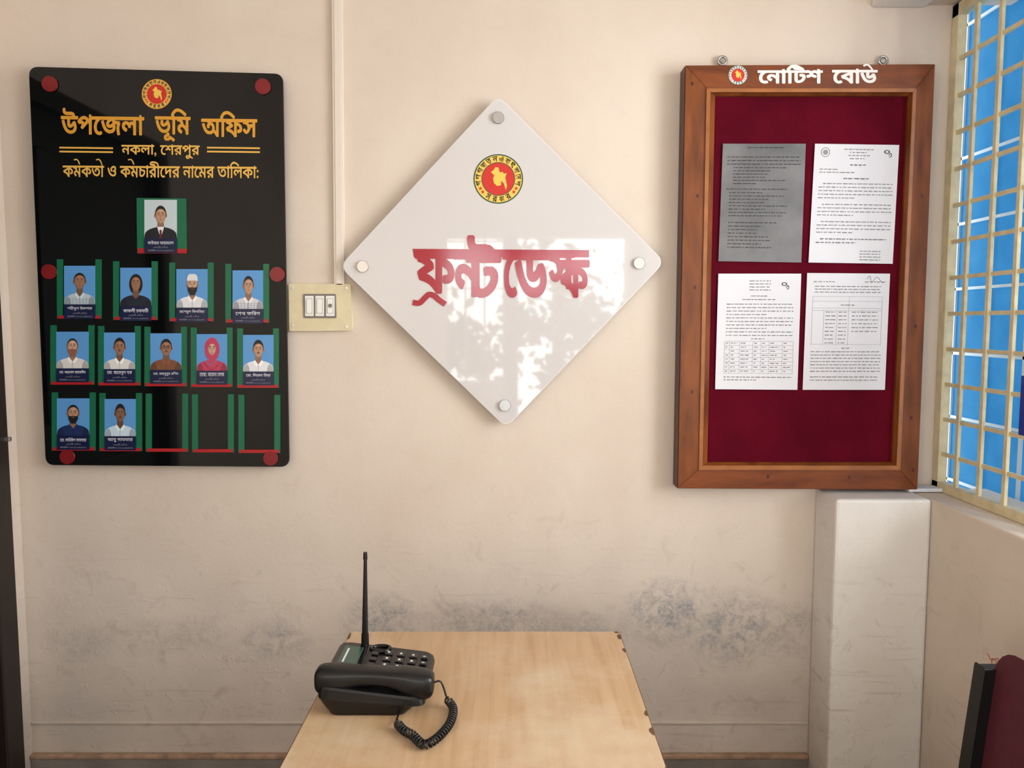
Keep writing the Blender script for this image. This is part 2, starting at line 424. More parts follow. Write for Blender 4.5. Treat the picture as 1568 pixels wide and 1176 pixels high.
# ------------------------------------------------------------------ window grille (right)
wn=empty('window_1')
zt_w=2.265
box('frame_bottom',XW-0.012,XW+0.012,-2.15,-0.004,SILL+0.001,SILL+0.025,M_grille,wn)
box('frame_top',XW-0.012,XW+0.012,-2.15,-0.004,zt_w-0.03,zt_w,M_grille,wn)
box('frame_side',XW-0.012,XW+0.012,-0.03,-0.004,SILL,zt_w,M_grille,wn)
z=SILL+0.1
while z<zt_w-0.05:
    box('bar_h',XW-0.004,XW+0.004,-2.15,-0.01,z-0.005,z+0.005,M_grille,wn); z+=0.0935
for i in range(1,22):
    y=-0.004-0.098*i
    box('bar_v',XW-0.008,XW+0.0,y-0.006,y+0.006,SILL,zt_w,M_grille,wn)
sh=empty('window_shutter')
box('blue_sheet',XW+0.151,XW+0.154,-0.62,0.6,SILL-0.3,zt_w+0.3,M_blue,sh)
for i in range(7):
    y=0.36-0.16*i; box('seam_v',XW+0.143,XW+0.149,y-0.005,y+0.005,SILL-0.3,zt_w+0.3,M_grw,sh)
z=SILL-0.2
while z<zt_w+.3:
    box('seam_h',XW+0.143,XW+0.149,-0.62,0.6,z-0.004,z+0.004,M_grw,sh); z+=0.187
cal=empty('hanging_banner')
box('sheet_blue',XW-0.03,XW-0.027,-0.62,-0.375,W(1560,665,-0.37).z,W(1560,575,-0.37).z,M_blue_p,cal)
box('sheet_yellow',XW-0.03,XW-0.027,-0.62,-0.385,W(1560,575,-0.37).z,W(1560,470,-0.37).z,M_yel_p,cal)
# ------------------------------------------------------------------ conduit + switch plate
cd=empty('cable_conduit')
slab('channel',[(509,-30),(522,-30),(526,436),(513,436)],-0.012,0.012,M_pvc,cd,bev=0.002)
slab('lid',[(511,-30),(520,-30),(524,436),(515,436)],-0.014,0.002,M_pvc,cd)
sp=empty('light_switch_panel')
slab('plate',[(443,435),(536,436),(538,505),(444,506)],-0.014,0.014,M_cream,sp,r=3,bev=0.002)
slab('module_frame',[(464,450),(514,450),(515,487),(465,487)],-0.0165,0.003,M_mod,sp,r=2)
for i,x in enumerate((467,483,499)):
    slab('switch_bezel',[(x,453),(x+13,453),(x+13,484),(x,484)],-0.0185,0.003,M_whiteL,sp,r=1)
    slab('rocker_gap',[(x+2,457),(x+11,457),(x+11,480),(x+2,480)],-0.0188,0.001,M_mod,sp,r=1)
    slab('rocker',[(x+3,458),(x+10,458),(x+10,479),(x+3,479)],-0.021,0.003,M_white,sp,r=1,bev=0.001)
slab('regulator_dot',ell(505.5,468,3.0),-0.0225,0.002,M_mod,sp)
def disc(name,px_,py_,y,r,th,m,parent,bev=0.0015):
    c=W(px_,py_,y); f=[Vector((c.x+r*cos(2*pi*i/32),y,c.z+r*sin(2*pi*i/32))) for i in range(32)]
    return prism(name,f,th,m,parent,bev)
for q in ((449,441),(531,441),(449,498),(531,500)): disc('screw',*q,-0.016,0.0035,0.002,M_steel,sp,0)
# ------------------------------------------------------------------ staff board
sb=empty('staff_board')
YS=-0.03
slab('panel',[(44,102),(433,113),(443,715),(70,712)],YS,0.006,M_black,sb,r=14)
for q in ((75,128),(402,132),(74,416),(424,420),(102,700),(414,702)):
    disc('red_cap',*q,YS-0.006,0.0178,0.006,M_dred,sb)
    disc('standoff',*q,YS+0.006,0.008,0.024,M_steel,sb,0)
L1=Layers(YS-0.0003)
emblem(L1,240,144,23,M_gold2,M_hair,M_gold)
K=L1.k+1
text(L1,'উপজেলা',93,166,221,207,M_gold,bold=0.026,rows=70,layer=K,tilt=2)
text(L1,'ভূমি',237,166,292,217,M_gold,bold=0.026,rows=70,layer=K,tilt=1)
text(L1,'অফিস',308,170,394,210,M_gold,bold=0.026,rows=70,layer=K,tilt=1)
text(L1,'নকলা, শেরপুর',186,221,306,243,M_gold2,bold=0.018,rows=50,layer=K,tilt=1)
text(L1,'কমকতা ও কমচারীদের নামের তালিকা:',96,247,396,272,M_gold2,bold=0.018,rows=50,layer=K,tilt=2)
for i,x in enumerate((118,152,201)): L1.stroke(smooth([(x-5,245),(x-1,244),(x+2,247),(x+4,252)],4),1.8,M_gold2,K+1)
for (x0,x1) in ((91,173),(317,398)):
    for y in (226,232): L1.stroke([(x0,y),(x1,y+1)],2.6,M_gold2,K)
L1.done('lettering',sb)
def M_(r,g,b): 
    key='print_%d_%d_%d'%(r,g,b)
    return bpy.data.materials.get(key) or mat(key,srgb(r,g,b),0.35)
def portrait(x0,y0,x1,y1,bg,cloth,skin,kind,name,fw=1.0,fh=1.0,hairh=1.0,dx=0.0):
    L=Layers(YS-0.0032); w=x1-x0; h=y1-y0
    P=lambda u,v:(x0+u*w,y0+v*h)
    E_=lambda cx,cy,rx,ry,n=28:[P(cx+rx*cos(t),cy+ry*sin(t)) for t in np.linspace(0,2*pi,n)[:-1]]
    L.poly([P(0,0),P(1,0),P(1,1),P(0,1)],M_(*bg))
    sc=lambda c,f:M_(*[min(255,int(v*f)) for v in c])
    sk=M_(*skin); skd=sc(skin,0.74); skm=sc(skin,0.87); skl=sc(skin,1.1); cl=M_(*cloth); cld=sc(cloth,0.78); cll=sc(cloth,1.12)
    hx,hy,rx,ry=0.5+dx,0.39,0.16*fw,0.225*fh
    if kind=='scarf':
        rx,ry=0.135,0.18
        L.poly([P(0.5+0.25*cos(t),0.42+0.33*sin(t)) for t in np.linspace(0,2*pi,30)[:-1]],cl)
    if kind=='longhair':
        L.poly(E_(hx,0.43,0.215,0.27),M_hair)
    sh_=smooth([(0.0,1.0),(0.03,0.86),(0.15,0.77),(0.36,0.715),(0.64,0.715),(0.85,0.77),(0.97,0.86),(1.0,1.0)],5)
    L.poly([P(*p) for p in sh_],cl)
    L.poly([P(0.0,1.0),P(0.03,0.87),P(0.13,0.785),P(0.20,0.88),P(0.22,1.0)],cld)
    L.poly([P(1.0,1.0),P(0.97,0.87),P(0.87,0.785),P(0.80,0.88),P(0.78,1.0)],cld,L.k)
    if kind!='scarf':
        L.poly([P(hx-.085,0.52),P(hx+.085,0.52),P(hx+.11,0.72),P(hx,0.81),P(hx-.11,0.72)],skd)
    if kind=='suit':
        L.poly([P(0.39,0.70),P(0.61,0.70),P(0.5,1.0)],M_(235,235,240)); L.poly([P(0.47,0.78),P(0.53,0.78),P(0.54,1),P(0.46,1)],M_(110,24,34))
        L.poly([P(0.38,0.69),P(0.30,0.80),P(0.42,0.86),P(0.49,1.0),P(0.44,0.86)],cll); L.poly([P(0.62,0.69),P(0.70,0.80),P(0.58,0.86),P(0.51,1.0),P(0.56,0.86)],cll,L.k)
    elif kind!='scarf' and kind!='longhair':
        L.poly([P(hx-.12,0.68),P(hx,0.81),P(hx-.06,0.88),P(hx-.16,0.75)],cll); L.poly([P(hx+.12,0.68),P(hx,0.81),P(hx+.06,0.88),P(hx+.16,0.75)],cll,L.k)
        L.stroke([P(hx,0.82),P(hx,1.0)],0.6,cld)
    if kind=='check' :
        for k in range(9): L.stroke([P(0.08+k*0.105,0.83),P(0.08+k*0.105,1)],0.35,M_(130,140,160),L.k+1)
        L.k+=1
        for k in range(3): L.stroke([P(0.06,0.86+k*0.05),P(0.94,0.86+k*0.05)],0.3,M_(130,140,160),L.k+1)
        L.k+=1
    if kind not in('scarf','longhair'):
        L.poly(E_(hx-rx-0.01,hy+0.02,0.025,0.05,12),skd); L.poly(E_(hx+rx+0.01,hy+0.02,0.025,0.05,12),skd,L.k)
    if kind not in('cap','scarf','bald'):
        hp=[P(hx+(rx+0.012)*cos(t),hy-0.02+(ry*0.98*hairh+0.0)*sin(t)) for t in np.linspace(pi,2*pi,18)]+[P(hx+rx*1.02,hy+0.03),P(hx-rx*1.02,hy+0.03)]
        L.poly(hp,M_hair)
    top=0.70 if kind not in('bald',) else 0.9
    fc=[P(hx+rx*0.97*cos(t)*(1-0.16*max(0,sin(t))**2),hy+(ry*1.05 if sin(t)>0 else ry*top)*sin(t)) for t in np.linspace(0,2*pi,40)[:-1]]
    L.poly(fc,skm)
    fc=[P(hx+0.012+rx*0.80*cos(t)*(1-0.18*max(0,sin(t))**2),hy-0.006+(ry*0.95 if sin(t)>0 else ry*(top-.06))*sin(t)) for t in np.linspace(0,2*pi,40)[:-1]]
    L.poly(fc,sk)
    L.poly(E_(hx+0.01,hy-0.10*fh,rx*0.45,0.025,16),skl)
    if kind=='cap':
        L.poly([P(hx-rx*1.02,hy-0.08),P(hx-rx*0.98,hy-0.19),P(hx-rx*0.6,hy-0.26),P(hx+rx*0.6,hy-0.26),P(hx+rx*0.98,hy-0.19),P(hx+rx*1.02,hy-0.08),P(hx,hy-0.11)],M_(232,232,232))
    if kind=='scarf':
        L.poly([P(hx+rx*1.15*cos(t),hy-0.03+ry*1.2*sin(t)) for t in np.linspace(pi,2*pi,18)]+[P(hx+rx*0.85,hy-0.03),P(hx+rx*0.5,hy-0.12),P(hx-rx*0.5,hy-0.12),P(hx-rx*0.85,hy-0.03)],cl)
        for q in ([P(0.3,0.72),P(0.45,0.85),P(0.7,0.70)],[P(0.25,0.8),P(0.5,0.97),P(0.78,0.8)],[P(0.27,0.4),P(0.30,0.6),P(0.42,0.7)]): L.stroke(smooth(q,4),0.9,M_(110,130,170)if q[0][1]<y0+0.75*h else cld)
    if kind in('beard','cap'):
        bc=M_hair if skin[0]<200 else M_(150,95,70)
        if kind=='cap': bc=M_(40,32,30)
        L.poly([P(hx-rx*0.97,hy+0.02),P(hx-rx*0.72,hy+0.09),P(hx-rx*0.3,hy+0.085),P(hx+rx*0.3,hy+0.085),P(hx+rx*0.72,hy+0.09),P(hx+rx*0.97,hy+0.02),P(hx+rx*0.85,hy+0.18),P(hx+rx*0.4,hy+0.29),P(hx-rx*0.4,hy+0.29),P(hx-rx*0.85,hy+0.18)],bc)
    k=L.k+1
    for s in(-1,1):
        ex=hx+s*0.062*fw
        L.stroke([P(ex-0.035,hy-0.045),P(ex,hy-0.058),P(ex+0.035,hy-0.045)],0.8,M_hair,k)
        L.poly(E_(ex,hy-0.008,0.034,0.022,10),skd,k)
        L.poly(E_(ex,hy-0.010,0.022,0.010,9),M_(205,195,185),k+1)
        L.poly(E_(ex,hy-0.010,0.011,0.011,9),M_hair,k+2)
    if kind=='glasses':
        for s in(-1,1): 
            q=E_(hx+s*0.062,hy-0.008,0.045,0.035,14); L.stroke(q+[q[0]],0.5,M_hair,k+3)
    L.poly([P(hx-0.006,hy-0.01),P(hx+0.004,hy-0.01),P(hx+0.025,hy+0.065),P(hx,hy+0.078),P(hx-0.028,hy+0.065)],skm,k)
    L.poly([P(hx-0.022,hy+0.062),P(hx+0.022,hy+0.062),P(hx,hy+0.078)],skd,k+1)
    L.poly([P(hx-0.045,hy+0.122),P(hx,hy+0.112),P(hx+0.045,hy+0.122),P(hx,hy+0.138)],M_(140,76,68),k+1)
    L.k=k+4
    if kind in('moust','glasses'): L.poly([P(hx-0.062,hy+0.112),P(hx-0.03,hy+0.086),P(hx+0.03,hy+0.086),P(hx+0.062,hy+0.112),P(hx,hy+0.102)],M_hair)
    L.poly([P(0,1),P(1,1),P(1,1.38),P(0,1.38)],M_lab)
    text(L,name,x0+w*0.10,y1+h*0.05,x1-w*0.10,y1+h*0.16,M_lw,bold=0.01,rows=16)
    text(L,'কমচারী অফিস',x0+w*0.27,y1+h*0.20,x1-w*0.27,y1+h*0.25,M_inkl,rows=8,layer=L.k)
    text(L,'মোবাইল: ০১৭১২-৩৪৫৬৭৮',x0+w*0.10,y1+h*0.285,x1-w*0.10,y1+h*0.34,M_inkl,rows=8,layer=L.k)
    L.done('portrait_print',sb)
def holder(x0,y0,x1,y1,sw=9,top=True):
    for (a0,a1) in((x0,x0+sw),(x1-sw,x1)):
        slab('holder_strip',[(a0,y0),(a1,y0),(a1,y1),(a0,y1)],YS-0.0025,0.0025,M_green,sb)
    slab('holder_base',[(x0+2,y1-5),(x1-2,y1-5),(x1-2,y1),(x0+2,y1)],YS-0.004,0.002,M_redt,sb)
sk1=(196,150,120); sk2=(164,116,88); sk3=(208,168,142)
slab('holder_back',[(209,303),(285,304),(286,388),(210,388)],YS-0.002,0.002,M_green,sb)
slab('holder_red',[(211,380),(286,381),(286,388),(211,388)],YS-0.003,0.002,M_redt,sb)
portrait(221,306,271,365,(200,214,220),(28,30,40),sk1,'suit','কাউছার আহাম্মেদ')
B=(92,156,218)
r2=[(87,397,155,488,(190,205,215),sk2,'check','শহীদুল ইসলাম',1.1,.95,.9,0),(173,400,241,490,(30,36,52),sk2,'longhair','কাকলী চকবতী',.95,.95,1,0),
    (259,402,327,492,(232,234,240),sk3,'cap','হাশেমুল কিবরিয়া',1.05,1,1,.01),(345,404,412,494,(214,214,220),sk1,'check','শেখ ফরিদ',.95,1.02,1,.02)]
for (x0,y0,x1,y1,cl,sk,kd,nm,*fp) in r2:
    holder(x0,y0,x1,y1); portrait(x0+11,y0+10,x1-9,y0+69,B,cl,sk,kd,nm,*fp)
xs=[(77,144),(150,215),(221,286),(292,356),(363,427)]
r3=[((225,222,218),(210,165,140),'beard','মো. জয়নাল আবেদীন',.95,1,.85,0),((228,228,226),sk2,'moust','মো. ছামেদুল হক',1.05,1,1.05,0),((128,80,56),sk2,'glasses','মো. মাহবুবুর রশিদ',1.05,1,1,.01),
    ((196,62,96),sk3,'scarf','মোছা. আমেনা বেগম'),((235,235,240),sk1,'moust','মো. লিমান মিয়া',1,.98,1.1,0)]
for i,((x0,x1),(cl,sk,kd,nm,*fp)) in enumerate(zip(xs,r3)):
    y0=498+i*1.2; holder(x0,y0,x1,y0+91); portrait(x0+9,y0+10,x1-8,y0+66,B,cl,sk,kd,nm,*fp)
r4=[((24,44,92),(190,144,114),'beard','মো. সামিউল সাত্তার',1.05,1,.9,0),((205,225,240),(140,98,76),'moust','আবু সাত্তার',.95,.98,1.12,0)]
for i,(x0,x1) in enumerate(xs):
    y0=601+i*0.9; holder(x0+2,y0,x1+2,y0+89)
    if i<2: portrait(x0+10,y0+9,x1-7,y0+66,B,*r4[i])
# ------------------------------------------------------------------ diamond sign
ds=empty('diamond_sign')
YD=-0.034
slab('panel',[(763,147),(1017,401),(775,654),(521,408)],YD,0.006,M_dia,ds,r=17)
slab('panel_edge',[(763,146),(1018,401),(775,655),(520,408)],YD+0.0005,0.005,M_diaedge,ds,r=17)
for q in((763,180),(555,408),(979,403),(773,621)):
    disc('bolt_cap',*q,YD-0.008,0.0125,0.008,M_steel,ds,0.002); disc('bolt_washer',*q,YD-0.002,0.0155,0.002,M_inkl,ds,0)
    disc('standoff',*q,YD+0.006,0.008,0.028,M_steel,ds,0)
L2=Layers(YD-0.0003)
emblem(L2,763,274,38,M_seal_y,M_hair,M_seal_g)
B_=0.033
L2.poly([(632,381),(902,383),(902,394),(634,394)],M_red)
for (g_,gx0,gy0,gx1,gy1) in (('ফ',635,383,700,450),('ন',693,383,738,455),('ট',714,360,768,456),('ে',769,383,792,456),('ড',786,383,842,456),('স',838,383,881,443),('ক',855,398,903,456)):
    text(L2,g_,gx0,gy0,gx1,gy1,M_red,bold=B_,rows=90,raw=True)
L2.stroke(smooth([(632,463),(642,464),(650,457),(657,451),(665,453),(672,459),(682,466)],6),8.5,M_red)
L2.done('lettering',ds)
# ------------------------------------------------------------------ notice board
nb=empty('notice_board')
YN=-0.06
OUT=[(1050,100),(1432,98),(1405,750),(1038,748)]
INN=[(1088,141),(1398,141),(1373,713),(1076,713)]
def ringprism(name,o,i,y,th,m,parent,bev=0.003,yi=None,m2=None):
    yi=y if yi is None else yi
    for k in range(4):
        j=(k+1)%4
        v=[W(*o[k],y),W(*o[j],y),W(*i[j],yi),W(*i[k],yi)]; v+=[Vector((p.x,y+th,p.z)) for p in v]
        ob=mesh(name,v,[(0,1,2,3),(7,6,5,4),(0,4,5,1),(1,5,6,2),(2,6,7,3),(3,7,4,0)],(m2 or m) if k%2==0 else m,parent)
        if bev:
            bm=ob.modifiers.new('b','BEVEL'); bm.width=bev*0.5; bm.segments=2; bm.limit_method='ANGLE'
ringprism('frame_rail',OUT,INN,YN,0.058,M_wood,nb,0.003,m2=M_woodh)
I2=[(1082,135),(1404,135),(1379,720),(1070,720)]
ringprism('frame_bead',I2,INN,YN-0.004,0.006,M_woodl,nb,0.0015)
I3=[(1095,147),(1391,147),(1366,708),(1083,708)]
ringprism('inner_lip',INN,I3,YN+0.002,0.02,M_wood,nb,0,yi=YN+0.014)
prism('felt_panel',[Vector((W(*p,YN).x,YN+0.022,W(*p,YN).z)) for p in INN],0.03,M_felt,nb)
o=[W(*p,YN) for p in OUT]
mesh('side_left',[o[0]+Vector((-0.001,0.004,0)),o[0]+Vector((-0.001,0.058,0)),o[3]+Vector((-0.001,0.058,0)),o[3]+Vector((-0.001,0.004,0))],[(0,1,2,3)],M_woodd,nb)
for q in ((1068,300),(1064,440),(1176,730),(1300,731),(1412,300),(1402,500),(1395,640),(1398,720),(1060,128),(1060,600)):
    L_=Layers(YN-0.0002); L_.poly(ell(*q,2.2,3.2,12),M_woodd); L_.done('wood_knot',nb)
L3=Layers(YN-0.0003)
emblem(L3,1130,115,15,M_whiteL,M_hair,M_seal_g)
K=L3.k+1
text(L3,'নোটিশ',1160,99,1260,128,M_whiteL,bold=0.035,rows=60,layer=K)
text(L3,'বোড',1274,105,1344,128,M_whiteL,bold=0.035,rows=60,layer=K)
L3.stroke(smooth([(1322,101),(1328,99),(1333,103),(1337,109)],4),2.8,M_whiteL,K+1)
L3.done('lettering',nb)
for q in((1106,93),(1352,93)):
    c=W(*q,-0.012); R=0.0105; r=0.0035; V=[];Fc=[]
    for i in range(20):
        for j in range(8):
            A=2*pi*i/20;Bq=2*pi*j/8
            V.append((c.x+(R+r*cos(Bq))*cos(A),c.y+r*sin(Bq),c.z+(R+r*cos(Bq))*sin(A)))
            Fc.append((i*8+j,((i+1)%20)*8+j,((i+1)%20)*8+(j+1)%8,i*8+(j+1)%8))
    mesh('hanger_eye',V,Fc,M_steel,nb,True)
    box('hanger_tab',c.x-0.006,c.x+0.006,-0.008,0,c.z-0.045,c.z-0.008,M_steel,nb)
    disc('hanger_screw',q[0],q[1],-0.014,0.005,0.014,M_steel,nb,0)
def paper(corners,m,style,ink):
    pe=empty('pinned_notice_paper')
    yy=YN+0.017
    nx,ny=6,8; V=[];Fc=[]
    Q=[Vector(p) for p in corners]
    def uv(u,v): return (Q[0]*(1-u)+Q[1]*u)*(1-v)+(Q[3]*(1-u)+Q[2]*u)*v
    random.seed(int(Q[0].x))
    for j in range(ny+1):
        for i in range(nx+1):
            u,v_=i/nx,j/ny; p=uv(u,v_)
            V.append(W(p.x,p.y,yy))
    for j in range(ny):
        for i in range(nx): k=j*(nx+1)+i; Fc.append((k,k+1,k+nx+2,k+nx+1))
    mesh('sheet',V,Fc,m,pe)
    L=Layers(yy-0.0004)
    def words(v,u0,u1,hh=0.008,dens=1.0,i=ink):
        u=u0; qs=[]; q2=[]
        while u<u1-0.01:
            wl_=random.uniform(0.02,0.065); e=min(u+wl_,u1)
            qs.append([uv(u,v),uv(e,v),uv(e,v+hh*0.28),uv(u,v+hh*0.28)])
            x=u+0.002
            while x<e-0.004:
                h2=hh*random.uniform(0.7,1.15); s1=random.uniform(-.002,.002)
                q2.append([uv(x,v+hh*.28),uv(x+0.0032,v+hh*.28),uv(x+0.0032+s1,v+h2),uv(x+s1,v+h2)])
                x+=random.uniform(0.006,0.009)
            u=e+random.uniform(0.008,0.014)
        L.quads(qs,i,1); L.quads(q2,i,2)
    def frame(u0,v0,u1,v1,cols,rows):
        for c_ in cols: L.stroke([uv(c_,v0),uv(c_,v1)],0.35,M_inkl,3)
        for r_ in rows: L.stroke([uv(u0,r_),uv(u1,r_)],0.35,M_inkl,4)
    def logo(u,v):
        L.poly([uv(u+0.035*cos(t),v+0.016*sin(t)) for t in np.linspace(0,2*pi,16)[:-1]],M_ink,1)
        L.poly([uv(u+0.020*cos(t),v+0.009*sin(t)) for t in np.linspace(0,2*pi,16)[:-1]],M_paper,2)
        L.stroke(smooth([uv(u+0.02,v+0.03),uv(u+0.045,v+0.012),uv(u+0.055,v+0.035),uv(u+0.03,v+0.045)],4),1.2,M_ink,3)
    if style==0:
        words(0.03,0.3,0.75);
        v=0.11
        for k in range(3): words(v,0.06,0.95); v+=0.03
        for k in range(6): words(v,0.14,random.uniform(0.4,0.8)); v+=0.027
        v+=0.02; words(v,0.06,0.8); v+=0.03
        for k in range(8): words(v,0.10,random.uniform(0.45,0.9)); v+=0.028
        v+=0.03
        for k in range(8): words(v,0.10,random.uniform(0.3,0.7)); v+=0.03
    elif style==1:
        for k,(a_,b_) in enumerate(((0.35,0.7),(0.42,0.62),(0.40,0.66),(0.42,0.6))): words(0.04+k*0.026,a_,b_)
        words(0.17,0.43,0.62,0.012,i=M_inkd)
        q=[uv(0.13+0.05*cos(t),0.07+0.038*sin(t)) for t in np.linspace(0,2*pi,20)]
        L.stroke(q,0.7,M_ink,1); L.poly([uv(0.13+0.03*cos(t),0.07+0.022*sin(t)) for t in np.linspace(0,2*pi,16)[:-1]],M_inkl,2)
        logo(0.86,0.06)
        words(0.21,0.07,0.3); words(0.235,0.07,0.5)
        words(0.285,0.36,0.66,0.011,i=M_inkd)
        v=0.33
        for n_ in (5,4,4):
            for k in range(n_): words(v,0.12 if k==0 else 0.07,0.95 if k<n_-1 else 0.5); v+=0.03
            v+=0.025
        words(v,0.12,0.9,0.01,i=M_inkd); words(v+0.03,0.07,0.55,0.01,i=M_inkd)
        for k in range(4): words(v+0.1+k*0.024,0.6,0.85)
    elif style==2:
        for k in range(4): words(0.06+k*0.026,0.38,0.64)
        logo(0.8,0.09)
        words(0.19,0.4,0.6,i=M_inkd); words(0.22,0.30,0.7,i=M_inkd)
        v=0.26
        for k in range(10): words(v,0.11,0.92 if k%4!=3 else 0.6); v+=0.03
        words(0.56,0.42,0.58)
        rows=[0.585+0.0345*i for i in range(9)]; cols=[0.1,0.16,0.28,0.44,0.54,0.64,0.80,0.93]
        frame(0.1,0.585,0.93,0.861,cols,rows)
        for r_ in rows[:-1]:
            for c0,c1 in zip(cols[:-1],cols[1:]): words(r_+0.012,c0+0.015,c0+(c1-c0)*random.uniform(.4,.85))
        words(0.89,0.1,0.93); words(0.915,0.1,0.5)
    else:
        words(0.07,0.08,0.35); words(0.07,0.7,0.95)
        L.stroke(smooth([uv(0.72,0.05),uv(0.76,0.02),uv(0.78,0.08),uv(0.84,0.03),uv(0.9,0.07)],4),0.5,M_ink,5)
        for k in range(3): words(0.11+k*0.025,0.10,0.9)
        words(0.27,0.42,0.6,i=M_inkd)
        frame(0.08,0.2,0.92,0.62,[0.08,0.52,0.92],[0.2,0.24,0.30])
        rows=[0.32+0.033*i for i in range(10)]; frame(0.08,0.32,0.92,0.61,[0.22,0.38],[0.32,0.61])
        for r_ in rows[:-1]:
            words(r_+0.01,0.24,0.36); 
            words(r_+0.01,0.40,0.5)
            if r_<0.5: words(r_+0.01,0.56,0.88)
        words(0.64,0.45,0.55)
        v=0.67
        for k in range(7): words(v,0.08,0.93); v+=0.028
        v+=0.02
        for k in range(2): words(v,0.08,0.9); v+=0.028
    L.done('print',pe)
paper([(1107,220),(1234,220),(1227,402),(1100,400)],M_paperg,0,M_inkd)
paper([(1248,220),(1377,222),(1367,404),(1238,402)],M_paper,1,M_ink)
paper([(1100,419),(1227,419),(1221,597),(1095,596)],M_paper,2,M_ink)
paper([(1236,418),(1363,419),(1355,597),(1229,597)],M_paper,3,M_ink)
# ------------------------------------------------------------------ desk
TZ=0.75
dk=empty('desk')
TX0,TX1,TY1,TY0=-0.366,0.243,-0.374,-1.62
box('desk_top',TX0,TX1,TY0,TY1,TZ-0.022,TZ,M_lam,dk,0.0015)
box('edge_band',TX0-0.0015,TX1+0.0015,TY0,TY1+0.0015,TZ-0.021,TZ-0.002,M_lamedge,dk)
for (x,y,sx,sy) in ((TX1-0.003,TY1-0.03,0.006,0.014),(TX1-0.006,TY1-0.006,0.006,0.006),(TX1-0.002,TY1-0.10,0.004,0.012),(TX1-0.002,-0.80,0.005,0.015),(TX1-0.002,-0.74,0.004,0.01),(TX1-0.002,-0.93,0.004,0.02),(TX0+0.002,TY1-0.03,0.004,0.02)):
    pts=[(x+sx*cos(t)*random.uniform(.6,1.2),y+sy*sin(t)*random.uniform(.6,1.2),TZ+0.0004) for t in np.linspace(0,2*pi,10)[:-1]]
    pts=[(min(max(p[0],TX0),TX1+0.001),min(p[1],TY1),p[2]) for p in pts]
    mesh('chip',pts,[tuple(range(len(pts)))],M_lamedge,dk)
box('side_panel',TX0+0.02,TX0+0.038,TY0+0.03,TY1-0.03,0,TZ-0.022,M_lam,dk)
box('side_panel_b',TX1-0.038,TX1-0.02,TY0+0.03,TY1-0.03,0,TZ-0.022,M_lam,dk)
box('modesty_panel',TX0+0.038,TX1-0.038,TY1-0.07,TY1-0.05,0.12,TZ-0.022,M_lam,dk)
box('drawer_unit',TX1-0.40,TX1-0.038,TY0+0.1,TY1-0.10,0.5,TZ-0.022,M_lam,dk)
# ------------------------------------------------------------------ telephone
ph=empty('desk_telephone')
x0,x1=-0.347,-0.155
yf,yb=-0.758,-0.556
ztop=lambda x,y: TZ+0.058-0.024*(x-x0)/(x1-x0)
def secs():
    loops=[]
    for (ins,zf) in ((0.022,lambda x,y:TZ+0.001),(0.010,lambda x,y:TZ+0.018),(0.0,lambda x,y:TZ+0.6*(ztop(x,y)-TZ)),(0.002,lambda x,y:ztop(x,y)-0.004),(0.007,lambda x,y:ztop(x,y))):
        base=[(x0+ins*0.9,yf+ins*0.4),(x1-ins*1.6,yf+ins*0.4),(x1-ins,yb-ins),(x0+ins,yb-ins)]
        rp=roundpoly(base,0.02,5); loops.append([(p[0],p[1],zf(p[0],p[1])) for p in rp])
    return loops
Ls=secs(); n=len(Ls[0]); V=[p for l in Ls for p in l]; Fc=[tuple(range(n-1,-1,-1)),tuple(range(4*n,5*n))]
for k in range(4):
    for i in range(n): Fc.append((k*n+i,k*n+(i+1)%n,(k+1)*n+(i+1)%n,(k+1)*n+i))
mesh('body',V,Fc,M_phone,ph)
def tp(u,v,dz=0.0):
    x=x0+u*(x1-x0); y=yf+v*(yb-yf); return Vector((x,y,ztop(x,y)+dz))
def tpatch(name,u0,u1,v0,v1,m,dz,th=0.003,r=0.0):
    c=[tp(u0,v0,dz),tp(u1,v0,dz),tp(u1,v1,dz),tp(u0,v1,dz)]
    v=c+[p-Vector((0,0,th)) for p in c]
    o=mesh(name,v,[(0,1,2,3),(4,7,6,5),(0,4,5,1),(1,5,6,2),(2,6,7,3),(3,7,4,0)],m,ph)
    bm=o.modifiers.new('b','BEVEL'); bm.width=0.001; bm.segments=2
    return o
tpatch('screen_bezel',0.04,0.33,0.36,0.93,M_phone2,0.0015)
tpatch('lcd',0.08,0.27,0.42,0.86,M_lcd,0.0028)
tpatch('lcd_mark',0.12,0.14,0.50,0.80,M_keyw,0.0031,0.001)
for i in range(3):
    for j in range(4):
        u=0.50+0.125*i; v=0.36+0.135*j
        tpatch('key',u,u+0.08,v,v+0.09,M_key,0.004)
        tpatch('key_mark',u+0.028,u+0.052,v+0.03,v+0.06,M_keyw,0.0044,0.001)
for j in range(4):
    tpatch('side_key',0.87,0.94,0.37+0.135*j,0.43+0.135*j,M_key,0.004); tpatch('key_mark',0.89,0.92,0.395+0.135*j,0.41+0.135*j,M_keyw,0.0044,0.001)
    tpatch('menu_key',0.37,0.44,0.37+0.12*j,0.43+0.12*j,M_key,0.004)
c=tp(0.44,0.88,0.002); V=[];Fc=[]
for i in range(28):
    for j in range(8):
        A=2*pi*i/28;Bq=2*pi*j/8; R=0.019;r=0.004
        V.append((c.x+(R+r*cos(Bq))*cos(A),c.y+(R*0.75+r*cos(Bq))*sin(A),c.z+r*sin(Bq)))
        Fc.append((i*8+j,((i+1)%28)*8+j,((i+1)%28)*8+(j+1)%8,i*8+(j+1)%8))
mesh('speaker_ring',V,Fc,M_phone2,ph,True)
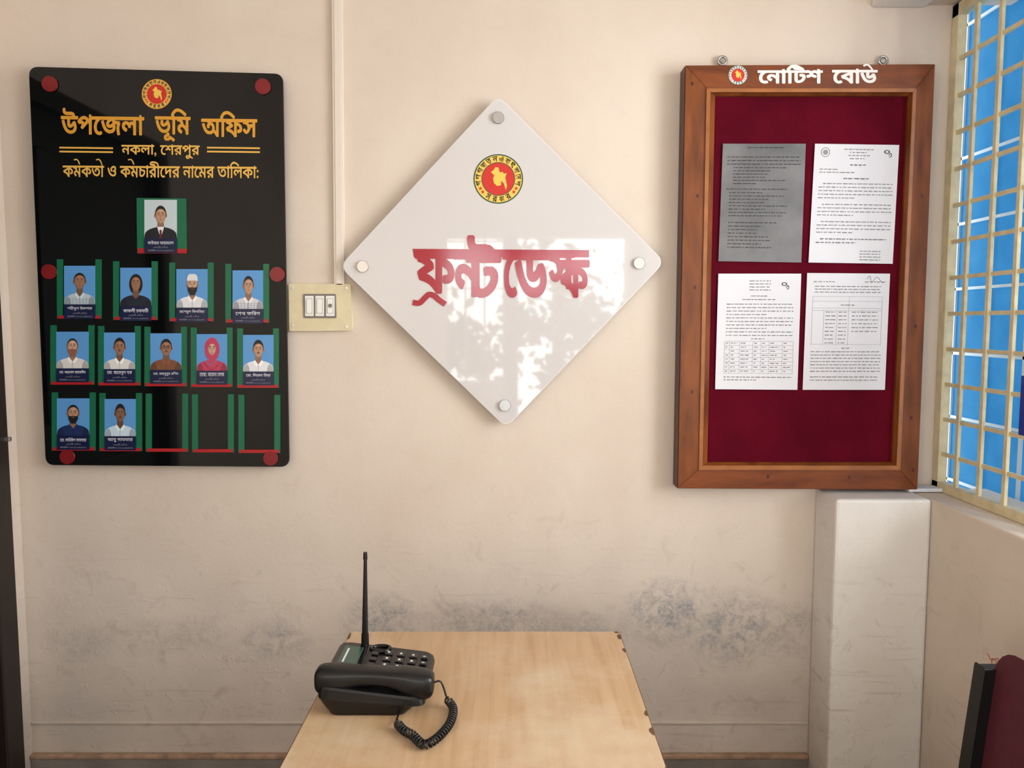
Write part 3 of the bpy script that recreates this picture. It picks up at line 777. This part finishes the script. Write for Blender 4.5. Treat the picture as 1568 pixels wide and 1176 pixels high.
def cyl(name,p0,p1,r0,r1,m,parent,n=16):
    p0=Vector(p0);p1=Vector(p1);d=(p1-p0).normalized(); a_=d.orthogonal().normalized(); b_=d.cross(a_)
    V=[p+(a_*cos(2*pi*i/n)+b_*sin(2*pi*i/n))*r for p,r in((p0,r0),(p1,r1)) for i in range(n)]
    return mesh(name,V,[(i,(i+1)%n,n+(i+1)%n,n+i) for i in range(n)]+[tuple(range(n-1,-1,-1)),tuple(range(n,2*n))],m,parent,False)
ax,ay=-0.296,-0.566
cyl('antenna_base',(ax,ay,TZ+0.03),(ax,ay,TZ+0.075),0.0085,0.0075,M_phone,ph)
cyl('antenna_rod',(ax,ay,TZ+0.075),(ax+0.003,ay,TZ+0.228),0.0062,0.0034,M_phone,ph)
cyl('antenna_tip',(ax+0.003,ay,TZ+0.228),(ax+0.003,ay,TZ+0.242),0.0045,0.0038,M_phone,ph)
st=[(0.00,.012,.030,.000),(0.02,.022,.044,-.001),(0.08,.026,.052,-.002),(0.20,.027,.054,-.001),(0.27,.021,.050,.004),(0.34,.016,.044,.007),
    (0.5,.0145,.040,.009),(0.66,.016,.044,.007),(0.73,.021,.048,.004),(0.80,.026,.052,-.001),(0.92,.025,.050,-.003),(0.98,.021,.042,-.002),(1.0,.012,.03,.0)]
hx0,hx1=-0.355,-0.140; hy=-0.727; hz=TZ+0.060
V=[];Fc=[];nn=20
for (s,hh,wy,dz) in st:
    x=hx0+(hx1-hx0)*s; droop=-0.010*(s)
    for i in range(nn):
        A=2*pi*i/nn; ca,sa=cos(A),sin(A)
        cx_=abs(ca)**0.6*(1 if ca>0 else -1); sz_=abs(sa)**0.6*(1 if sa>0 else -1)
        V.append((x,hy+cx_*wy/2,hz+droop+dz+sz_*hh))
for k in range(len(st)-1):
    for i in range(nn): Fc.append((k*nn+i,k*nn+(i+1)%nn,(k+1)*nn+(i+1)%nn,(k+1)*nn+i))
Fc+= [tuple(range(nn-1,-1,-1)),tuple(range((len(st)-1)*nn,len(st)*nn))]
o=mesh('handset',V,Fc,M_phone,ph,True); ssm=o.modifiers.new('s','SUBSURF'); ssm.levels=1; ssm.render_levels=2
def tube(name,pts,r,m,parent):
    c=bpy.data.curves.new(name,'CURVE'); c.dimensions='3D'; c.bevel_depth=r; c.bevel_resolution=2
    s=c.splines.new('POLY'); s.points.add(len(pts)-1)
    for i,p in enumerate(pts): s.points[i].co=(*p,1)
    c.materials.append(m); o=bpy.data.objects.new(name,c); return link(o,parent)
def onz(px,py,z):
    r=ray(px,py); t=(z-CH)/r.z; return Vector((r.x*t,-D+r.y*t,z))
def onx(px,py,x):
    r=ray(px,py); t=x/r.x; return Vector((x,-D+r.y*t,CH+r.z*t))
path=[onz(686,1072,TZ+0.012),onz(694,1085,TZ+0.009),onz(690,1105,TZ+0.009),onz(676,1124,TZ+0.009),onz(658,1138,TZ+0.009),onz(646,1139,TZ+0.009),onz(632,1126,TZ+0.009),onz(618,1118,TZ+0.009),onz(609,1108,TZ+0.009)]
C=smooth(path,24); 
tot=len(C); turns=34; hel=[]
lens=[0]
for i in range(1,tot): lens.append(lens[-1]+(C[i]-C[i-1]).length)
Nn=turns*14; j=0
for i in range(Nn+1):
    s=lens[-1]*i/Nn
    while j<tot-2 and lens[j+1]<s: j+=1
    t=(s-lens[j])/(lens[j+1]-lens[j]); p=C[j].lerp(C[j+1],t); d=(C[j+1]-C[j]).normalized()
    a_=Vector((0,0,1)); a_=(a_-d*a_.dot(d)).normalized(); b_=d.cross(a_); A=2*pi*turns*i/Nn
    hel.append(p+(a_*cos(A)+b_*sin(A))*0.0062)
tube('coiled_cord',hel,0.0019,M_phone,ph)
e0=Vector((-0.150,-0.725,TZ+0.045))
tube('cord_lead',smooth([e0,e0+Vector((0.02,0.005,0.004)),onz(684,1068,TZ+0.02),hel[0]],10),0.0018,M_phone,ph)
tube('cord_tail',smooth([hel[-1],onz(607,1103,TZ+0.005),onz(611,1092,TZ+0.006),onz(614,1084,TZ+0.012)],10),0.0018,M_phone,ph)
# ------------------------------------------------------------------ chair
ch=empty('office_chair')
def lean(x,z): return x+0.10*(z-0.45)
cy0,cy1=-1.20,-0.745
bx=0.822
def backp(name,ya,yb_,za,zb,xo,th,m,bev,r=0.05):
    pts=roundpoly([(ya,za),(yb_,za),(yb_,zb),(ya,zb)],r,6)
    V=[(lean(bx,p[1])+xo,p[0],p[1]) for p in pts]+[(lean(bx,p[1])+xo+th,p[0],p[1]) for p in pts]; n=len(pts)
    o=mesh(name,V,[tuple(range(n)),tuple(range(2*n-1,n-1,-1))]+[(i,(i+1)%n,n+(i+1)%n,n+i) for i in range(n)],m,ch)
    bm=o.modifiers.new('b','BEVEL'); bm.width=bev; bm.segments=4; bm.limit_method='ANGLE'; bm.angle_limit=radians(50)
backp('back_cushion',cy0+0.01,cy1-0.012,0.50,0.865,0.0,0.045,M_chairm,0.015)
backp('back_shell',cy0,cy1,0.48,0.855,0.04,0.02,M_chairb,0.006)
for ya in (cy0-0.022,cy1-0.004):
    backp('back_post',ya,ya+0.026,0.42,0.835,-0.022,0.042,M_chairb,0.004,0.004)
box('seat',0.40,0.84,cy0+0.02,cy1-0.02,0.42,0.47,M_chairm,ch,0.02,4)
for y in(cy0+0.01,cy1-0.01):
    cyl('leg_front',(0.42,y,0.0),(0.42,y,0.43),0.011,0.011,M_chairb,ch); cyl('leg_rear',(0.90,y,0.0),(0.815,y,0.43),0.011,0.011,M_chairb,ch)
    cyl('seat_rail',(0.42,y,0.42),(0.82,y,0.42),0.011,0.011,M_chairb,ch)
# pen scribble on the low wall, folded paper on the ledge
sc_=empty('wall_scribble')
tube('red_pen',[onx(*p,XR-0.001) for p in ((1512,1000),(1516,1010),(1528,1008),(1534,1022))],0.0007,M_seal_r,sc_)
tube('red_pen_b',[onx(*p,XR-0.001) for p in ((1518,1024),(1519,1008),(1526,1012),(1524,1022),(1518,1020))],0.0007,M_seal_r,sc_)
fp=empty('folded_paper')
box('sheet',XR-0.02,XR+0.07,-0.06,-0.015,SILL+0.002,SILL+0.012,M_paper,fp,0.003)
# ------------------------------------------------------------------ light
w=bpy.data.worlds.new('world'); bpy.context.scene.world=w; w.use_nodes=True
w.node_tree.nodes['Background'].inputs[0].default_value=(0.92,0.97,1.0,1); w.node_tree.nodes['Background'].inputs[1].default_value=3.0
def area(name,loc,rot,sx,sy,e,col):
    l=bpy.data.lights.new(name,'AREA'); l.shape='RECTANGLE'; l.size=sx; l.size_y=sy; l.energy=e; l.color=col
    o=bpy.data.objects.new(name,l); o.location=loc; o.rotation_euler=rot; bpy.context.collection.objects.link(o)
area('daylight_side',(1.9,-1.35,1.8),(radians(90),0,radians(90)),1.4,1.3,76,(0.97,0.985,1.0))
area('fill_left',(XL-0.5,-3.6,1.65),(radians(90),0,radians(-90)),1.3,1.4,55,(0.97,0.985,1.0))  # added room fill, shining through an opening made for it in the left wall
area('daylight_rear',(0.4,YB-3.2,1.5),(radians(90),0,0),3.0,2.4,150,(0.97,0.99,1.0))
